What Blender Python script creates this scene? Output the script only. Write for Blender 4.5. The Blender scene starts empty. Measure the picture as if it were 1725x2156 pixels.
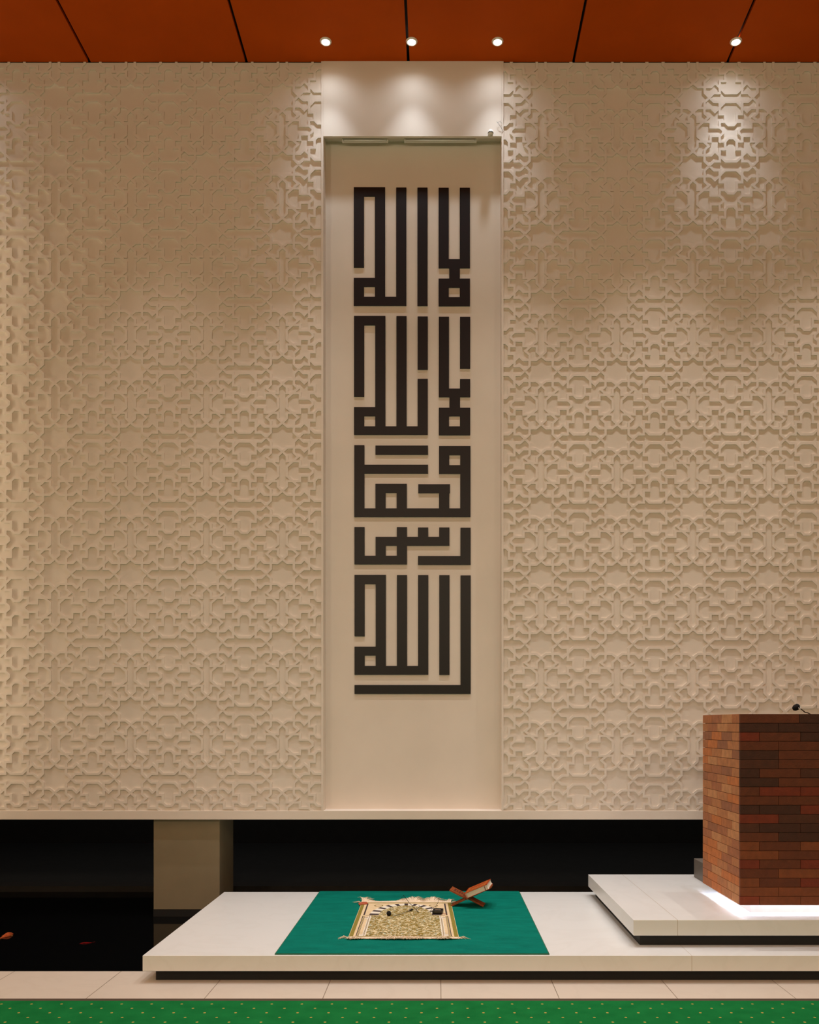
import bpy, bmesh, math, random
from mathutils import Vector, Matrix

random.seed(7)
S = bpy.context.scene
COL = S.collection

# ------------------------------------------------------------------ camera
FPX, VX, VY, EYE = 1900.0, 925.0, 1525.0, 1.52      # focal length in pixels, vanishing point, eye height
cam = bpy.data.objects.new('camera', bpy.data.cameras.new('camera'))
COL.objects.link(cam)
cam.location = (0, 0, EYE)
cam.rotation_euler = (math.radians(90), 0, 0)
cam.data.sensor_fit = 'VERTICAL'
cam.data.sensor_height = 36.0
cam.data.lens = FPX / 2156.0 * 36.0
cam.data.shift_x = (862.5 - VX) / 2156.0
cam.data.shift_y = (VY - 1078.0) / 2156.0
cam.data.clip_end = 100
S.camera = cam

# ------------------------------------------------------------------ light + exposure
S.view_settings.view_transform = 'Standard'
S.view_settings.look = 'None'
S.view_settings.gamma = 1.0
S.view_settings.use_curve_mapping = False
S.view_settings.exposure = -0.1
w = bpy.data.worlds.new('world'); S.world = w
w.use_nodes = True
w.node_tree.nodes['Background'].inputs[0].default_value = (0.0, 0.0, 0.0, 1)
w.node_tree.nodes['Background'].inputs[1].default_value = 0.0

WALL = 7.45                                          # front plane of the lattice
PX = WALL / FPX                                      # metres per pixel on that plane
def wx(x): return (x - VX) * PX
def wz(y): return EYE + (VY - y) * PX
CEIL = wz(129.5)

WARM = (1.0, 0.83, 0.60)
NEUT = (1.0, 0.94, 0.87)
COOL = (0.90, 0.98, 1.06)
def spot(name, loc, watts, deg, blend, col, radius=0.035, parent=None, aim=None):
    l = bpy.data.lights.new(name, 'SPOT')
    l.energy = watts; l.spot_size = math.radians(deg); l.spot_blend = blend
    l.color = col; l.shadow_soft_size = radius
    o = bpy.data.objects.new(name, l); COL.objects.link(o)
    o.location = loc
    if aim is not None:
        d = Vector(aim) - Vector(loc)
        o.rotation_euler = d.to_track_quat('-Z', 'Y').to_euler()
    if parent: o.parent = parent
    return o

NEAR_W, NEAR_DEG = 5, 150
CORE_W = 34
# second row of ceiling downlights, above the platform (just out of the frame)
for x, e in ((-2.25, 110), (-0.9, 220), (0.45, 220), (1.8, 270), (3.15, 250)):
    spot('row_downlight', (x, 6.5, CEIL - 0.03), e, 62, 1.0, NEUT, 0.04)
# third row, over the front edge of the platform
for x in (-2.6, -0.95, 0.7, 2.35):
    spot('row_downlight', (x, 5.35, CEIL - 0.03), 165, 66, 0.9, COOL, 0.05)
# the hall's remaining ceiling downlights
for y in (3.0, 0.6, -2.0, -5.0):
    for x in (-4.2, -1.4, 1.4, 4.2):
        spot('hall_downlight', (x, y, CEIL - 0.03), 74, 140, 0.9, WARM, 0.12)
# added fill lights low behind the camera, to brighten the wall evenly
for x, y, z, e in ((-3.6, -1.5, 4.2, 240), (0.0, -2.0, 4.2, 190), (3.6, -1.5, 4.2, 135)):
    l = bpy.data.lights.new('hall_fill', 'POINT'); l.energy = e; l.color = WARM; l.shadow_soft_size = 0.3
    o = bpy.data.objects.new('hall_fill', l); COL.objects.link(o); o.location = (x, y, z)
# vertical wall washer in the left corner of the back wall
l = bpy.data.lights.new('corner_wall_washer', 'AREA'); l.shape = 'RECTANGLE'; l.size = 0.05; l.size_y = 5.0
l.energy = 16; l.color = WARM
o = bpy.data.objects.new('corner_wall_washer', l); COL.objects.link(o)
o.location = (-4.15, WALL - 0.17, 3.3); o.rotation_euler = (math.radians(90), 0, math.radians(-90))

# added unseen area light that lifts the blacks beyond the pool
l = bpy.data.lights.new('courtyard_fill', 'AREA'); l.shape = 'RECTANGLE'; l.size = 11; l.size_y = 2.0
l.energy = 14; l.color = (1.0, 0.95, 0.9)
o = bpy.data.objects.new('courtyard_fill', l); COL.objects.link(o); o.location = (0, 10.2, 2.55)

# ------------------------------------------------------------------ helpers
def lin(c):
    def f(v):
        v /= 255.0
        return v / 12.92 if v <= 0.04045 else ((v + 0.055) / 1.055) ** 2.4
    return (f(c[0]), f(c[1]), f(c[2]), 1.0)

def new_mat(name):
    m = bpy.data.materials.new(name); m.use_nodes = True
    return m, m.node_tree, m.node_tree.nodes['Principled BSDF']

def mat(name, col, rough=0.6, var=0.06, scale=8.0, bump=0.0, bscale=60.0, metal=0.0, spec=0.5, coords='Object', stretch=(1, 1, 1)):
    """plain procedural material: colour with a little noise, optional fine bump"""
    m, nt, b = new_mat(name)
    N, L = nt.nodes, nt.links
    tc = N.new('ShaderNodeTexCoord')
    mp = N.new('ShaderNodeMapping'); mp.inputs['Scale'].default_value = stretch
    L.new(tc.outputs[coords], mp.inputs['Vector'])
    no = N.new('ShaderNodeTexNoise'); no.inputs['Scale'].default_value = scale
    no.inputs['Detail'].default_value = 4
    L.new(mp.outputs[0], no.inputs['Vector'])
    r = N.new('ShaderNodeValToRGB')
    c = lin(col)
    r.color_ramp.elements[0].position = 0.3; r.color_ramp.elements[1].position = 0.7
    r.color_ramp.elements[0].color = tuple(v * (1 - var) for v in c[:3]) + (1,)
    r.color_ramp.elements[1].color = tuple(min(1, v * (1 + var)) for v in c[:3]) + (1,)
    L.new(no.outputs['Fac'], r.inputs['Fac'])
    L.new(r.outputs['Color'], b.inputs['Base Color'])
    b.inputs['Roughness'].default_value = rough
    b.inputs['Metallic'].default_value = metal
    b.inputs['Specular IOR Level'].default_value = spec
    if bump:
        n2 = N.new('ShaderNodeTexNoise'); n2.inputs['Scale'].default_value = bscale
        n2.inputs['Detail'].default_value = 3
        L.new(mp.outputs[0], n2.inputs['Vector'])
        bp = N.new('ShaderNodeBump'); bp.inputs['Strength'].default_value = bump
        bp.inputs['Distance'].default_value = 0.01
        L.new(n2.outputs['Fac'], bp.inputs['Height']); L.new(bp.outputs[0], b.inputs['Normal'])
    return m

def mth(nt, op, a, b=None, c=None):
    n = nt.nodes.new('ShaderNodeMath'); n.operation = op
    for i, v in enumerate((a, b, c)):
        if v is None: continue
        if isinstance(v, (int, float)): n.inputs[i].default_value = v
        else: nt.links.new(v, n.inputs[i])
    return n.outputs[0]

def mixc(nt, fac, a, b):
    n = nt.nodes.new('ShaderNodeMix'); n.data_type = 'RGBA'
    if isinstance(fac, (int, float)): n.inputs[0].default_value = fac
    else: nt.links.new(fac, n.inputs[0])
    for i, v in ((6, a), (7, b)):
        if isinstance(v, tuple): n.inputs[i].default_value = v
        else: nt.links.new(v, n.inputs[i])
    return n.outputs[2]

def marble(name, base, vein, joints_x=(), joints_y=(), rough=0.28, jw=0.0022, jcol=(120, 100, 80)):
    m, nt, b = new_mat(name)
    N, L = nt.nodes, nt.links
    tc = N.new('ShaderNodeTexCoord')
    sp = N.new('ShaderNodeSeparateXYZ'); L.new(tc.outputs['Object'], sp.inputs[0])
    no = N.new('ShaderNodeTexNoise'); no.inputs['Scale'].default_value = 1.6
    no.inputs['Detail'].default_value = 8; no.inputs['Distortion'].default_value = 1.6
    L.new(tc.outputs['Object'], no.inputs['Vector'])
    v = mth(nt, 'ABSOLUTE', mth(nt, 'SUBTRACT', no.outputs['Fac'], 0.5))
    v = mth(nt, 'SUBTRACT', 1.0, mth(nt, 'MINIMUM', mth(nt, 'MULTIPLY', v, 22.0), 1.0))
    v = mth(nt, 'MULTIPLY', v, 0.10)
    c = mixc(nt, v, lin(base), lin(vein))
    g = None
    for ax, js in ((0, joints_x), (1, joints_y)):
        for j in js:
            d = mth(nt, 'LESS_THAN', mth(nt, 'ABSOLUTE', mth(nt, 'SUBTRACT', sp.outputs[ax], j)), jw)
            g = d if g is None else mth(nt, 'MAXIMUM', g, d)
    if g is not None: c = mixc(nt, g, c, lin(jcol))
    L.new(c, b.inputs['Base Color'])
    b.inputs['Roughness'].default_value = rough
    return m

def emit(name, col, strength):
    m, nt, b = new_mat(name)
    b.inputs['Base Color'].default_value = lin(col)
    b.inputs['Emission Color'].default_value = lin(col)
    b.inputs['Emission Strength'].default_value = strength
    return m

class MB:
    """collects shapes into one mesh, with material slots"""
    def __init__(self):
        self.v, self.f, self.m, self.sm = [], [], [], []
    def add(self, vs, fs, mi=0, smooth=False):
        o = len(self.v)
        self.v += [tuple(p) for p in vs]
        for f in fs:
            self.f.append(tuple(i + o for i in f)); self.m.append(mi); self.sm.append(smooth)
    def box(self, x0, x1, y0, y1, z0, z1, mi=0, M=None):
        vs = [Vector((x, y, z)) for z in (z0, z1) for y in (y0, y1) for x in (x0, x1)]
        if M is not None: vs = [M @ p for p in vs]
        self.add(vs, [(0, 2, 3, 1), (4, 5, 7, 6), (0, 1, 5, 4), (2, 6, 7, 3), (0, 4, 6, 2), (1, 3, 7, 5)], mi)
    def tube(self, pts, radii, n=8, mi=0, cap=True):
        pts = [Vector(p) for p in pts]
        if isinstance(radii, (int, float)): radii = [radii] * len(pts)
        rings = []
        up = None
        for i, p in enumerate(pts):
            t = (pts[min(i + 1, len(pts) - 1)] - pts[max(i - 1, 0)]).normalized()
            if up is None:
                up = t.orthogonal().normalized()
            else:
                up = (up - t * up.dot(t)).normalized()
            s = t.cross(up)
            rings.append([p + (up * math.cos(2 * math.pi * k / n) + s * math.sin(2 * math.pi * k / n)) * radii[i] for k in range(n)])
        vs = [q for r in rings for q in r]
        fs = []
        for i in range(len(pts) - 1):
            for k in range(n):
                a, b2 = i * n + k, i * n + (k + 1) % n
                fs.append((a, b2, b2 + n, a + n))
        if cap:
            fs.append(tuple(reversed(range(n)))); fs.append(tuple((len(pts) - 1) * n + k for k in range(n)))
        self.add(vs, fs, mi, n > 4)
    def lathe(self, prof, n=28, mi=0, M=None, smooth=True):
        vs, fs = [], []
        for r, z in prof:
            for k in range(n):
                a = 2 * math.pi * k / n
                p = Vector((r * math.cos(a), r * math.sin(a), z))
                vs.append(M @ p if M is not None else p)
        for i in range(len(prof) - 1):
            for k in range(n):
                a, b2 = i * n + k, i * n + (k + 1) % n
                fs.append((a, b2, b2 + n, a + n))
        self.add(vs, fs, mi, smooth)
    def poly(self, pts, z, mi=0):
        self.add([(p[0], p[1], z) for p in pts], [tuple(range(len(pts)))], mi)
    def build(self, name, mats, parent=None, loc=None, bevel=0.0, seg=2, weld=False):
        me = bpy.data.meshes.new(name)
        me.from_pydata(self.v, [], self.f)
        mats = mats if isinstance(mats, (list, tuple)) else [mats]
        for m in mats: me.materials.append(m)
        me.polygons.foreach_set('material_index', self.m)
        me.polygons.foreach_set('use_smooth', self.sm)
        if weld:
            bm = bmesh.new(); bm.from_mesh(me)
            bmesh.ops.remove_doubles(bm, verts=bm.verts, dist=1e-5)
            bmesh.ops.recalc_face_normals(bm, faces=bm.faces)
            bm.to_mesh(me); bm.free()
        me.update()
        o = bpy.data.objects.new(name, me); COL.objects.link(o)
        if parent: o.parent = parent
        if loc: o.location = loc
        if bevel:
            md = o.modifiers.new('bevel', 'BEVEL'); md.width = bevel; md.segments = seg
            md.limit_method = 'ANGLE'; md.angle_limit = math.radians(40)
        return o

def tag(o, label, cat, group=None, kind=None):
    o['label'] = label; o['category'] = cat
    if group: o['group'] = group
    if kind: o['kind'] = kind
    return o

def thing(name, label, cat, loc=(0, 0, 0), rotz=0.0, group=None):
    o = bpy.data.objects.new(name, None); COL.objects.link(o)
    o.location = loc; o.rotation_euler = (0, 0, rotz)
    o.empty_display_size = 0.1
    return tag(o, label, cat, group)

def struct(o, label=None):
    o['kind'] = 'structure'
    if label: o['label'] = label
    return o

# ------------------------------------------------------------------ materials
M_wall = mat('cream_plaster', (233, 222, 209), 0.75, 0.03, 2.5, 0.03, 180)
M_lattice = mat('cream_lattice_paint', (233, 222, 209), 0.7, 0.02, 3, 0.0)
M_dark = mat('dark_night_enclosure', (50, 50, 50), 0.9, 0.1)
M_curb = mat('dark_curb_stone', (46, 42, 39), 0.8, 0.15)
M_black = mat('black_recess', (18, 17, 16), 0.7, 0.1)
M_black_plastic = mat('black_plastic', (16, 15, 15), 0.35, 0.1)
M_foam = mat('black_foam', (14, 13, 12), 0.95, 0.3, 300, 0.6, 500)
M_metal = mat('brushed_metal', (200, 195, 188), 0.25, 0.05, metal=1.0)
M_white_plastic = mat('white_plastic', (238, 236, 230), 0.4, 0.02)
M_letter = mat('black_letter_board', (22, 19, 17), 0.42, 0.1, 12, spec=0.4)
M_trim_brown = mat('brown_threshold', (74, 54, 40), 0.5, 0.1)

# ------------------------------------------------------------------ floor, pool, carpet
def at(x, y, h):                                     # point seen at (x, y) lying h below the eye
    d = FPX * h / (y - VY)
    return (x - VX) * d / FPX, d
EDGE = FPX * EYE / (2103 - VY)                       # carpet / marble border
CARP = FPX * EYE / (2108 - VY)
POOL = FPX * EYE / (2045 - VY)                       # marble / pool border
M_floor = marble('floor_marble', (218, 205, 190), (186, 168, 150), [-3.27 + 0.656 * i for i in range(-3, 14)], (), 0.35, 0.0019)
b = MB(); b.box(-6.5, 6.5, EDGE, POOL, -0.5, 0.0)
b.box(-6.5, 6.5, -9, EDGE, -0.5, -0.004)
struct(b.build('floor', M_floor), 'pale marble floor strip before the pool')
b = MB(); b.box(-6.5, 6.5, CARP, EDGE, -0.004, 0.0015)
struct(b.build('trim_1', M_trim_brown), 'thin brown strip between carpet and marble')

m, nt, bs = new_mat('green_dotted_carpet')
tc = nt.nodes.new('ShaderNodeTexCoord')
sp = nt.nodes.new('ShaderNodeSeparateXYZ'); nt.links.new(tc.outputs['Object'], sp.inputs[0])
DX, DY, X0, Y0 = 0.163, 0.149, -2.375, 4.895
def dots(ox, oy):
    u = mth(nt, 'FRACT', mth(nt, 'ADD', mth(nt, 'DIVIDE', mth(nt, 'SUBTRACT', sp.outputs[0], X0 + ox), DX), 100.5))
    v = mth(nt, 'FRACT', mth(nt, 'ADD', mth(nt, 'DIVIDE', mth(nt, 'SUBTRACT', sp.outputs[1], Y0 + oy), DY), 100.5))
    u = mth(nt, 'MULTIPLY', mth(nt, 'SUBTRACT', u, 0.5), DX)
    v = mth(nt, 'MULTIPLY', mth(nt, 'SUBTRACT', v, 0.5), DY)
    d2 = mth(nt, 'ADD', mth(nt, 'MULTIPLY', u, u), mth(nt, 'MULTIPLY', v, v))
    return mth(nt, 'LESS_THAN', d2, 0.0069 ** 2)
dd = mth(nt, 'MAXIMUM', dots(0, 0), dots(DX / 2, DY / 2))
no = nt.nodes.new('ShaderNodeTexNoise'); no.inputs['Scale'].default_value = 9; no.inputs['Detail'].default_value = 6
nt.links.new(tc.outputs['Object'], no.inputs['Vector'])
green = mixc(nt, no.outputs['Fac'], lin((12, 98, 46)), lin((30, 130, 66)))
nt.links.new(mixc(nt, dd, green, lin((200, 164, 84))), bs.inputs['Base Color'])
bs.inputs['Roughness'].default_value = 0.95
bs.inputs['Specular IOR Level'].default_value = 0.05
n2 = nt.nodes.new('ShaderNodeTexNoise'); n2.inputs['Scale'].default_value = 420
nt.links.new(tc.outputs['Object'], n2.inputs['Vector'])
bp = nt.nodes.new('ShaderNodeBump'); bp.inputs['Strength'].default_value = 0.5; bp.inputs['Distance'].default_value = 0.004
nt.links.new(n2.outputs['Fac'], bp.inputs['Height']); nt.links.new(bp.outputs[0], bs.inputs['Normal'])
b = MB(); b.box(-6.4, 6.4, -8.8, CARP - 0.002, -0.004, 0.003)
tag(b.build('prayer_hall_carpet', m), 'green wall-to-wall carpet with small yellow dots along the marble strip', 'carpet')

WATER = -0.08
m, nt, bs = new_mat('dark_pool_water')
bs.inputs['Base Color'].default_value = (0.0025, 0.0025, 0.0026, 1)
bs.inputs['Roughness'].default_value = 0.04
bs.inputs['IOR'].default_value = 1.33
bs.inputs['Specular IOR Level'].default_value = 0.3
no = nt.nodes.new('ShaderNodeTexNoise'); no.inputs['Scale'].default_value = 5
bp = nt.nodes.new('ShaderNodeBump'); bp.inputs['Strength'].default_value = 0.03; bp.inputs['Distance'].default_value = 0.02
nt.links.new(no.outputs['Fac'], bp.inputs['Height']); nt.links.new(bp.outputs[0], bs.inputs['Normal'])
CURB = FPX * (EYE - WATER) / (1878 - VY)
b = MB(); b.box(-6.49, 6.49, POOL + 0.001, CURB - 0.001, -0.45, WATER)
o = b.build('pool_water', m)
tag(o, 'black still pool water under the floating wall', 'water', kind='stuff')
b = MB(); b.box(-6.5, 6.5, CURB, CURB + 0.25, -0.5, EYE - (1866 - VY) * CURB / FPX)
struct(b.build('trim_2', M_curb), 'dark curb along the far edge of the pool')
b = MB(); b.box(-6.5, 6.5, CURB + 0.25, 12.2, -0.5, -0.06)  # dark ground and wall added to give the black of unlit night
b.box(-6.5, 6.5, 12.0, 12.2, -0.06, 3.0)
struct(b.build('wall_night_dark', M_dark), 'dark wall added as the night black beyond the pool')

# ------------------------------------------------------------------ walls of the hall
RECESS = 0.15
NX0, NX1 = wx(681), wx(1056.5)                       # niche for the calligraphy
ZB = wz(1725.5)                                      # underside of the floating wall
ZL = wz(1707)                                        # top of the ledge
BACK = WALL + 0.013
b = MB()
b.box(-6.5, NX0, BACK, 7.85, ZL, CEIL)
b.box(NX1, 6.5, BACK, 7.85, ZL, CEIL)
b.box(NX0, NX1, WALL + RECESS, 7.85, ZL, CEIL)
struct(b.build('wall_back', M_wall), 'cream back wall with a tall shallow niche in its middle')
b = MB(); b.box(-6.5, 6.5, WALL - 0.004, 7.85, ZB, ZL)
struct(b.build('trim_3', M_wall, bevel=0.002), 'cream ledge along the bottom of the back wall')
for nm, x0, x1 in (('trim_4', wx(676.5), NX0), ('trim_5', NX1, wx(1060.5))):
    b = MB(); b.box(x0, x1, WALL - 0.003, BACK, ZL, CEIL)
    struct(b.build(nm, M_wall), 'narrow cream edge strip between lattice and niche')
M_side = mat('hall_side_wall', (224, 208, 186), 0.8, 0.03)
for nm, x0, x1, y0, y1 in (('wall_left', -6.7, -6.5, -9, 12.2), ('wall_right', 6.5, 6.7, -9, 12.2), ('wall_rear', -6.7, 6.7, -9.2, -9)):
    b = MB(); b.box(x0, x1, y0, y1, -0.5, CEIL + 0.1)
    struct(b.build(nm, M_side), 'cream side wall of the hall')

# ceiling of orange boards with dark open joints
M_ceil = mat('orange_ceiling_panel', (188, 76, 4), 0.7, 0.05, 3.0, spec=0.08)
sx = [wx(x) for x in (188, 519, 860, 1208, 1533)]
edges = [-6.5, sx[0] - 2.64, sx[0] - 1.32] + sx + [sx[-1] + 1.3, sx[-1] + 2.6, 6.5]
edges = sorted(edges)
b = MB()
J = 0.011
for i in range(len(edges) - 1):
    b.box(edges[i] + J, edges[i + 1] - J, -9, WALL + 0.006, CEIL, CEIL + 0.03)
struct(b.build('ceiling', M_ceil), 'orange ceiling boards with thin dark joints')
b = MB(); b.box(-6.7, 6.7, -9.2, 12.2, CEIL + 0.06, CEIL + 0.1)
struct(b.build('ceiling_backing', M_black), 'dark void above the ceiling boards')
b = MB(); b.box(-6.5, 6.5, WALL + 0.4, 12.2, 2.6, 2.7)  # unseen roof added to keep stray light off the area behind
struct(b.build('ceiling_light_block', M_dark), 'unseen dark cover added to keep light out beyond the pool')

# ------------------------------------------------------------------ lattice panels
HU, HV = 690.0, 620.0
CH = [
    [(295, 0), (210, 85), (210, 285), (285, 355), (80, 535), (80, 620)],
    [(295, 0), (380, 80), (485, 80), (485, 300), (585, 300), (585, 440), (640, 500), (690, 500)],
    [(0, 262), (80, 340), (80, 440), (320, 440), (320, 540), (485, 540), (548, 595), (548, 620)],
    [(0, 262), (90, 190), (330, 190), (400, 260), (485, 178), (585, 80), (690, 80)],
    [(585, 440), (485, 440), (485, 540)],
]
TW, TH = 160.0 * PX, 143.72 * PX
def strip(mb, pts, hw, yf, yb):
    n = len(pts)
    Lp, Rp = [], []
    for i, p in enumerate(pts):
        p = Vector(p)
        d0 = (p - Vector(pts[i - 1])).normalized() if i else None
        d1 = (Vector(pts[i + 1]) - p).normalized() if i < n - 1 else None
        if d0 is None or d1 is None:
            d = d1 or d0
            nn = Vector((-d.y, d.x)) * hw
        else:
            n0 = Vector((-d0.y, d0.x)); n1 = Vector((-d1.y, d1.x))
            mm = (n0 + n1).normalized()
            nn = mm * (hw / max(0.35, mm.dot(n0)))
        Lp.append(p + nn); Rp.append(p - nn)
    vs, fs = [], []
    for i in range(n):
        l, r = Lp[i], Rp[i]
        vs += [(l.x, yf, l.y), (r.x, yf, r.y), (l.x, yb, l.y), (r.x, yb, r.y)]
    flip = False
    for i in range(n - 1):
        a, c = 4 * i, 4 * (i + 1)
        fs += [(a, c, c + 1, a + 1), (a + 2, c + 2, c, a), (a + 1, c + 1, c + 3, a + 3)]
    mb.add(vs, fs)

def lattice(name, label, x0, x1, sx0, sy0):
    """x0..x1 panel limits; (sx0, sy0) one star centre, all on the wall plane in metres"""
    mb = MB()
    hw = 22.0 / HU * TW / 2
    zt, zb = CEIL - 0.002, ZL + 0.0
    i0, i1 = math.floor((x0 - sx0) / TW - 0.5), math.ceil((x1 - sx0) / TW + 0.5)
    j0, j1 = math.floor((zb - sy0) / TH - 0.5), math.ceil((zt - sy0) / TH + 0.5)
    for i in range(i0, i1 + 1):
        for j in range(j0, j1 + 1):
            cx, cz = sx0 + i * TW, sy0 + j * TH
            if cx + TW / 2 < x0 or cx - TW / 2 > x1 or cz + TH / 2 < zb or cz - TH / 2 > zt: continue
            for qx in (1, -1):
                for qz in (1, -1):
                    for k, ch in enumerate(CH):
                        pts = [(cx + qx * u / HU * TW / 2, cz - qz * v / HV * TH / 2) for u, v in ch]
                        e = 0.00012 * (k + 5 * (qx > 0) + 10 * (qz > 0))
                        strip(mb, pts, hw, WALL + e, BACK + 0.0005)
    o = mb.build(name, M_lattice)
    bm = bmesh.new(); bm.from_mesh(o.data)
    for co, no in (((x0, 0, 0), (-1, 0, 0)), ((x1, 0, 0), (1, 0, 0)), ((0, 0, zb), (0, 0, -1)), ((0, 0, zt), (0, 0, 1))):
        bmesh.ops.bisect_plane(bm, geom=bm.verts[:] + bm.edges[:] + bm.faces[:], plane_co=co, plane_no=no, clear_outer=True)
    # every face must look out of its bar
    for f in bm.faces:
        if abs(f.normal.y) > 0.5 and f.normal.y > 0: f.normal_flip()
    bm.to_mesh(o.data); bm.free()
    tag(o, label, 'wall panel', 'carved lattice panels')
    return o
lattice('lattice_panel', 'cream star lattice relief panel left of the black calligraphy', -4.2, wx(676.8), wx(114.6), wz(776.3))
lattice('lattice_panel', 'cream star lattice relief panel right of the black calligraphy', wx(1060.3), 4.4, wx(1299.8), wz(779.9))

# ------------------------------------------------------------------ fascia above the niche
ZF = wz(288)
b = MB()
b.box(NX0, NX1, WALL - 0.006, WALL + 0.02, ZF, CEIL)
b.box(NX0, NX1, WALL + 0.02, WALL + RECESS, ZF + 0.055, ZF + 0.075)
struct(b.build('trim_6', M_wall, bevel=0.0015), 'smooth cream fascia above the calligraphy niche')
for k, (xa, xb) in enumerate(((722, 816), (853, 1002))):
    yy = WALL + 0.055
    sc = yy / FPX
    xa, xb = (xa - VX) * sc, (xb - VX) * sc
    z = EYE + (VY - 295.5) * sc
    t = thing('tube_lamp', ('shorter' if k == 0 else 'longer') + ' white tube lamp tucked behind the fascia above the calligraphy', 'lamp', ((xa + xb) / 2, yy, z), group='tube lamps behind the fascia')
    h = (xb - xa) / 2
    b = MB(); b.box(-h, h, 0.004, 0.03, -0.004, 0.03)
    b.build('housing', M_white_plastic, t, bevel=0.002)
    b = MB(); b.tube([(-h + 0.01, 0, 0), (h - 0.01, 0, 0)], 0.008, 10)
    b.build('tube', M_white_plastic, t)
    for s in (-1, 1):
        b = MB(); b.box(s * h - 0.006, s * h + 0.006, -0.01, 0.02, -0.01, 0.012)
        b.build('end_cap', M_white_plastic, t)

t = thing('motion_sensor', 'small white domed sensor with dark rim on the fascia edge', 'sensor', (wx(1033), WALL - 0.022, wz(285.5)))
b = MB(); b.lathe([(0.0001, 0.034), (0.010, 0.032), (0.017, 0.025), (0.020, 0.014), (0.020, 0.008)], 24); b.build('dome', M_white_plastic, t)
b = MB(); b.lathe([(0.020, 0.009), (0.0235, 0.008), (0.0235, 0.004), (0.020, 0.003)], 24); b.build('rim', M_black_plastic, t)
b = MB(); b.lathe([(0.021, 0.004), (0.017, -0.006), (0.011, -0.010), (0.0001, -0.010)], 24); b.build('base', M_white_plastic, t)
b = MB(); b.box(-0.006, 0.006, 0, 0.018, -0.004, 0.008); b.build('bracket', M_white_plastic, t)

t = thing('loose_wire', 'thin dark loose wire bent out beside the fascia corner', 'wire', (wx(1059), WALL - 0.004, wz(277)))
b = MB(); b.tube([(0, 0, 0), (-0.012, -0.012, 0.018), (-0.034, -0.02, 0.044), (-0.052, -0.018, 0.068)], 0.0012, 6)
b.build('strand', M_black_plastic, t)
b = MB(); b.tube([(-0.006, -0.002, 0.066), (-0.014, -0.01, 0.062), (-0.022, -0.014, 0.076), (-0.032, -0.016, 0.066), (-0.046, -0.016, 0.06)], 0.001, 6)
b.build('strand', M_black_plastic, t)

# ------------------------------------------------------------------ calligraphy
PD = WALL + RECESS                                   # niche back plane
PPX = PD / FPX
def lx(c): return 745.6 + 22.31 * c
def rx(c): return lx(c) + 21.4
def cols(a, b_, y0, y1): return (lx(a), rx(b_), y0, y1)
LET = []
LET.append(('black loop letter with a square eye, left of the top calligraphy block', [
    cols(0, 0, 395.3, 564.3), cols(0, 2, 395.3, 414.8), cols(2, 2, 395.3, 644.9), cols(0, 2, 586.1, 604.9),
    cols(0, 0, 586.1, 644.9), cols(0, 4, 625.9, 644.9), cols(4, 4, 396, 644.9)]))
LET.append(('single tall black upright stroke in the top calligraphy block', [cols(6, 6, 396.2, 645.2)]))
LET.append(('black forked letter narrowing to a square ring, right of the top block', [
    cols(8, 8, 396.5, 565.7), cols(10, 10, 396.5, 565.7), cols(8, 10, 546.6, 565.7), (rx(8) + 1, lx(10), 560, 595),
    cols(8, 10, 587.5, 606.6), cols(8, 8, 587.5, 645.7), cols(10, 10, 587.5, 645.7), cols(8, 10, 626.6, 645.7)]))
LET.append(('black three-stemmed letter with square eye, left of the second block', [
    cols(0, 0, 666.1, 836.2), cols(0, 2, 666.1, 685.7), cols(2, 2, 666.1, 916.2), cols(0, 2, 857.7, 876.9),
    cols(0, 0, 857.7, 916.2), cols(0, 6, 898.3, 916.2), cols(4, 4, 666.4, 916.2), cols(6, 6, 798.3, 916.2)]))
LET.append(('short black upright bar above the second block left letter', [cols(6, 6, 667.1, 779.2)]))
LET.append(('black hooked letter narrowing to a square ring, right of the second block', [
    cols(8, 8, 667.6, 836.9), cols(10, 10, 798.6, 836.9), cols(8, 10, 818.8, 836.9), (rx(8) + 1, lx(10), 830, 865),
    cols(8, 10, 859.1, 876.9), cols(8, 8, 859.1, 917), cols(10, 10, 859.1, 917), cols(8, 10, 898.3, 917)]))
LET.append(('short black upright bar at the right edge of the second block', [cols(10, 10, 667.8, 776.9)]))
LET.append(('widest black letter group with arch, hook and square ring, third block', [
    cols(0, 0, 937.9, 1089), cols(0, 6, 979.1, 997.9), cols(0, 10, 1070.8, 1089.2), cols(2, 4, 1019.1, 1038.3),
    cols(2, 2, 1019.1, 1089), cols(4, 4, 1019.1, 1089), (880.4, 947.0, 1020, 1038.8), cols(8, 8, 1020, 1089),
    cols(8, 10, 939.7, 958.8), cols(8, 8, 939.7, 998.3), cols(8, 10, 980, 998.3), cols(10, 10, 939.7, 1089.2)]))
LET.append(('black horizontal bar at the top of the third calligraphy block', [cols(2, 6, 938.7, 958.1)]))
LET.append(('black toothed letter with square eye, left of the fourth block', [
    cols(0, 0, 1110.1, 1188.7), cols(0, 4, 1170.4, 1188.7), cols(2, 8, 1130.6, 1149.4), cols(2, 2, 1130.6, 1188.7),
    cols(4, 4, 1110.3, 1188.7), cols(6, 6, 1110.9, 1140), cols(8, 8, 1110.9, 1149.4)]))
LET.append(('black corner-shaped letter at the right of the fourth block', [
    cols(8, 10, 1170.9, 1189.6), (lx(6), rx(8), 1170.9, 1189.6), cols(10, 10, 1111.3, 1189.6)]))
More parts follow.
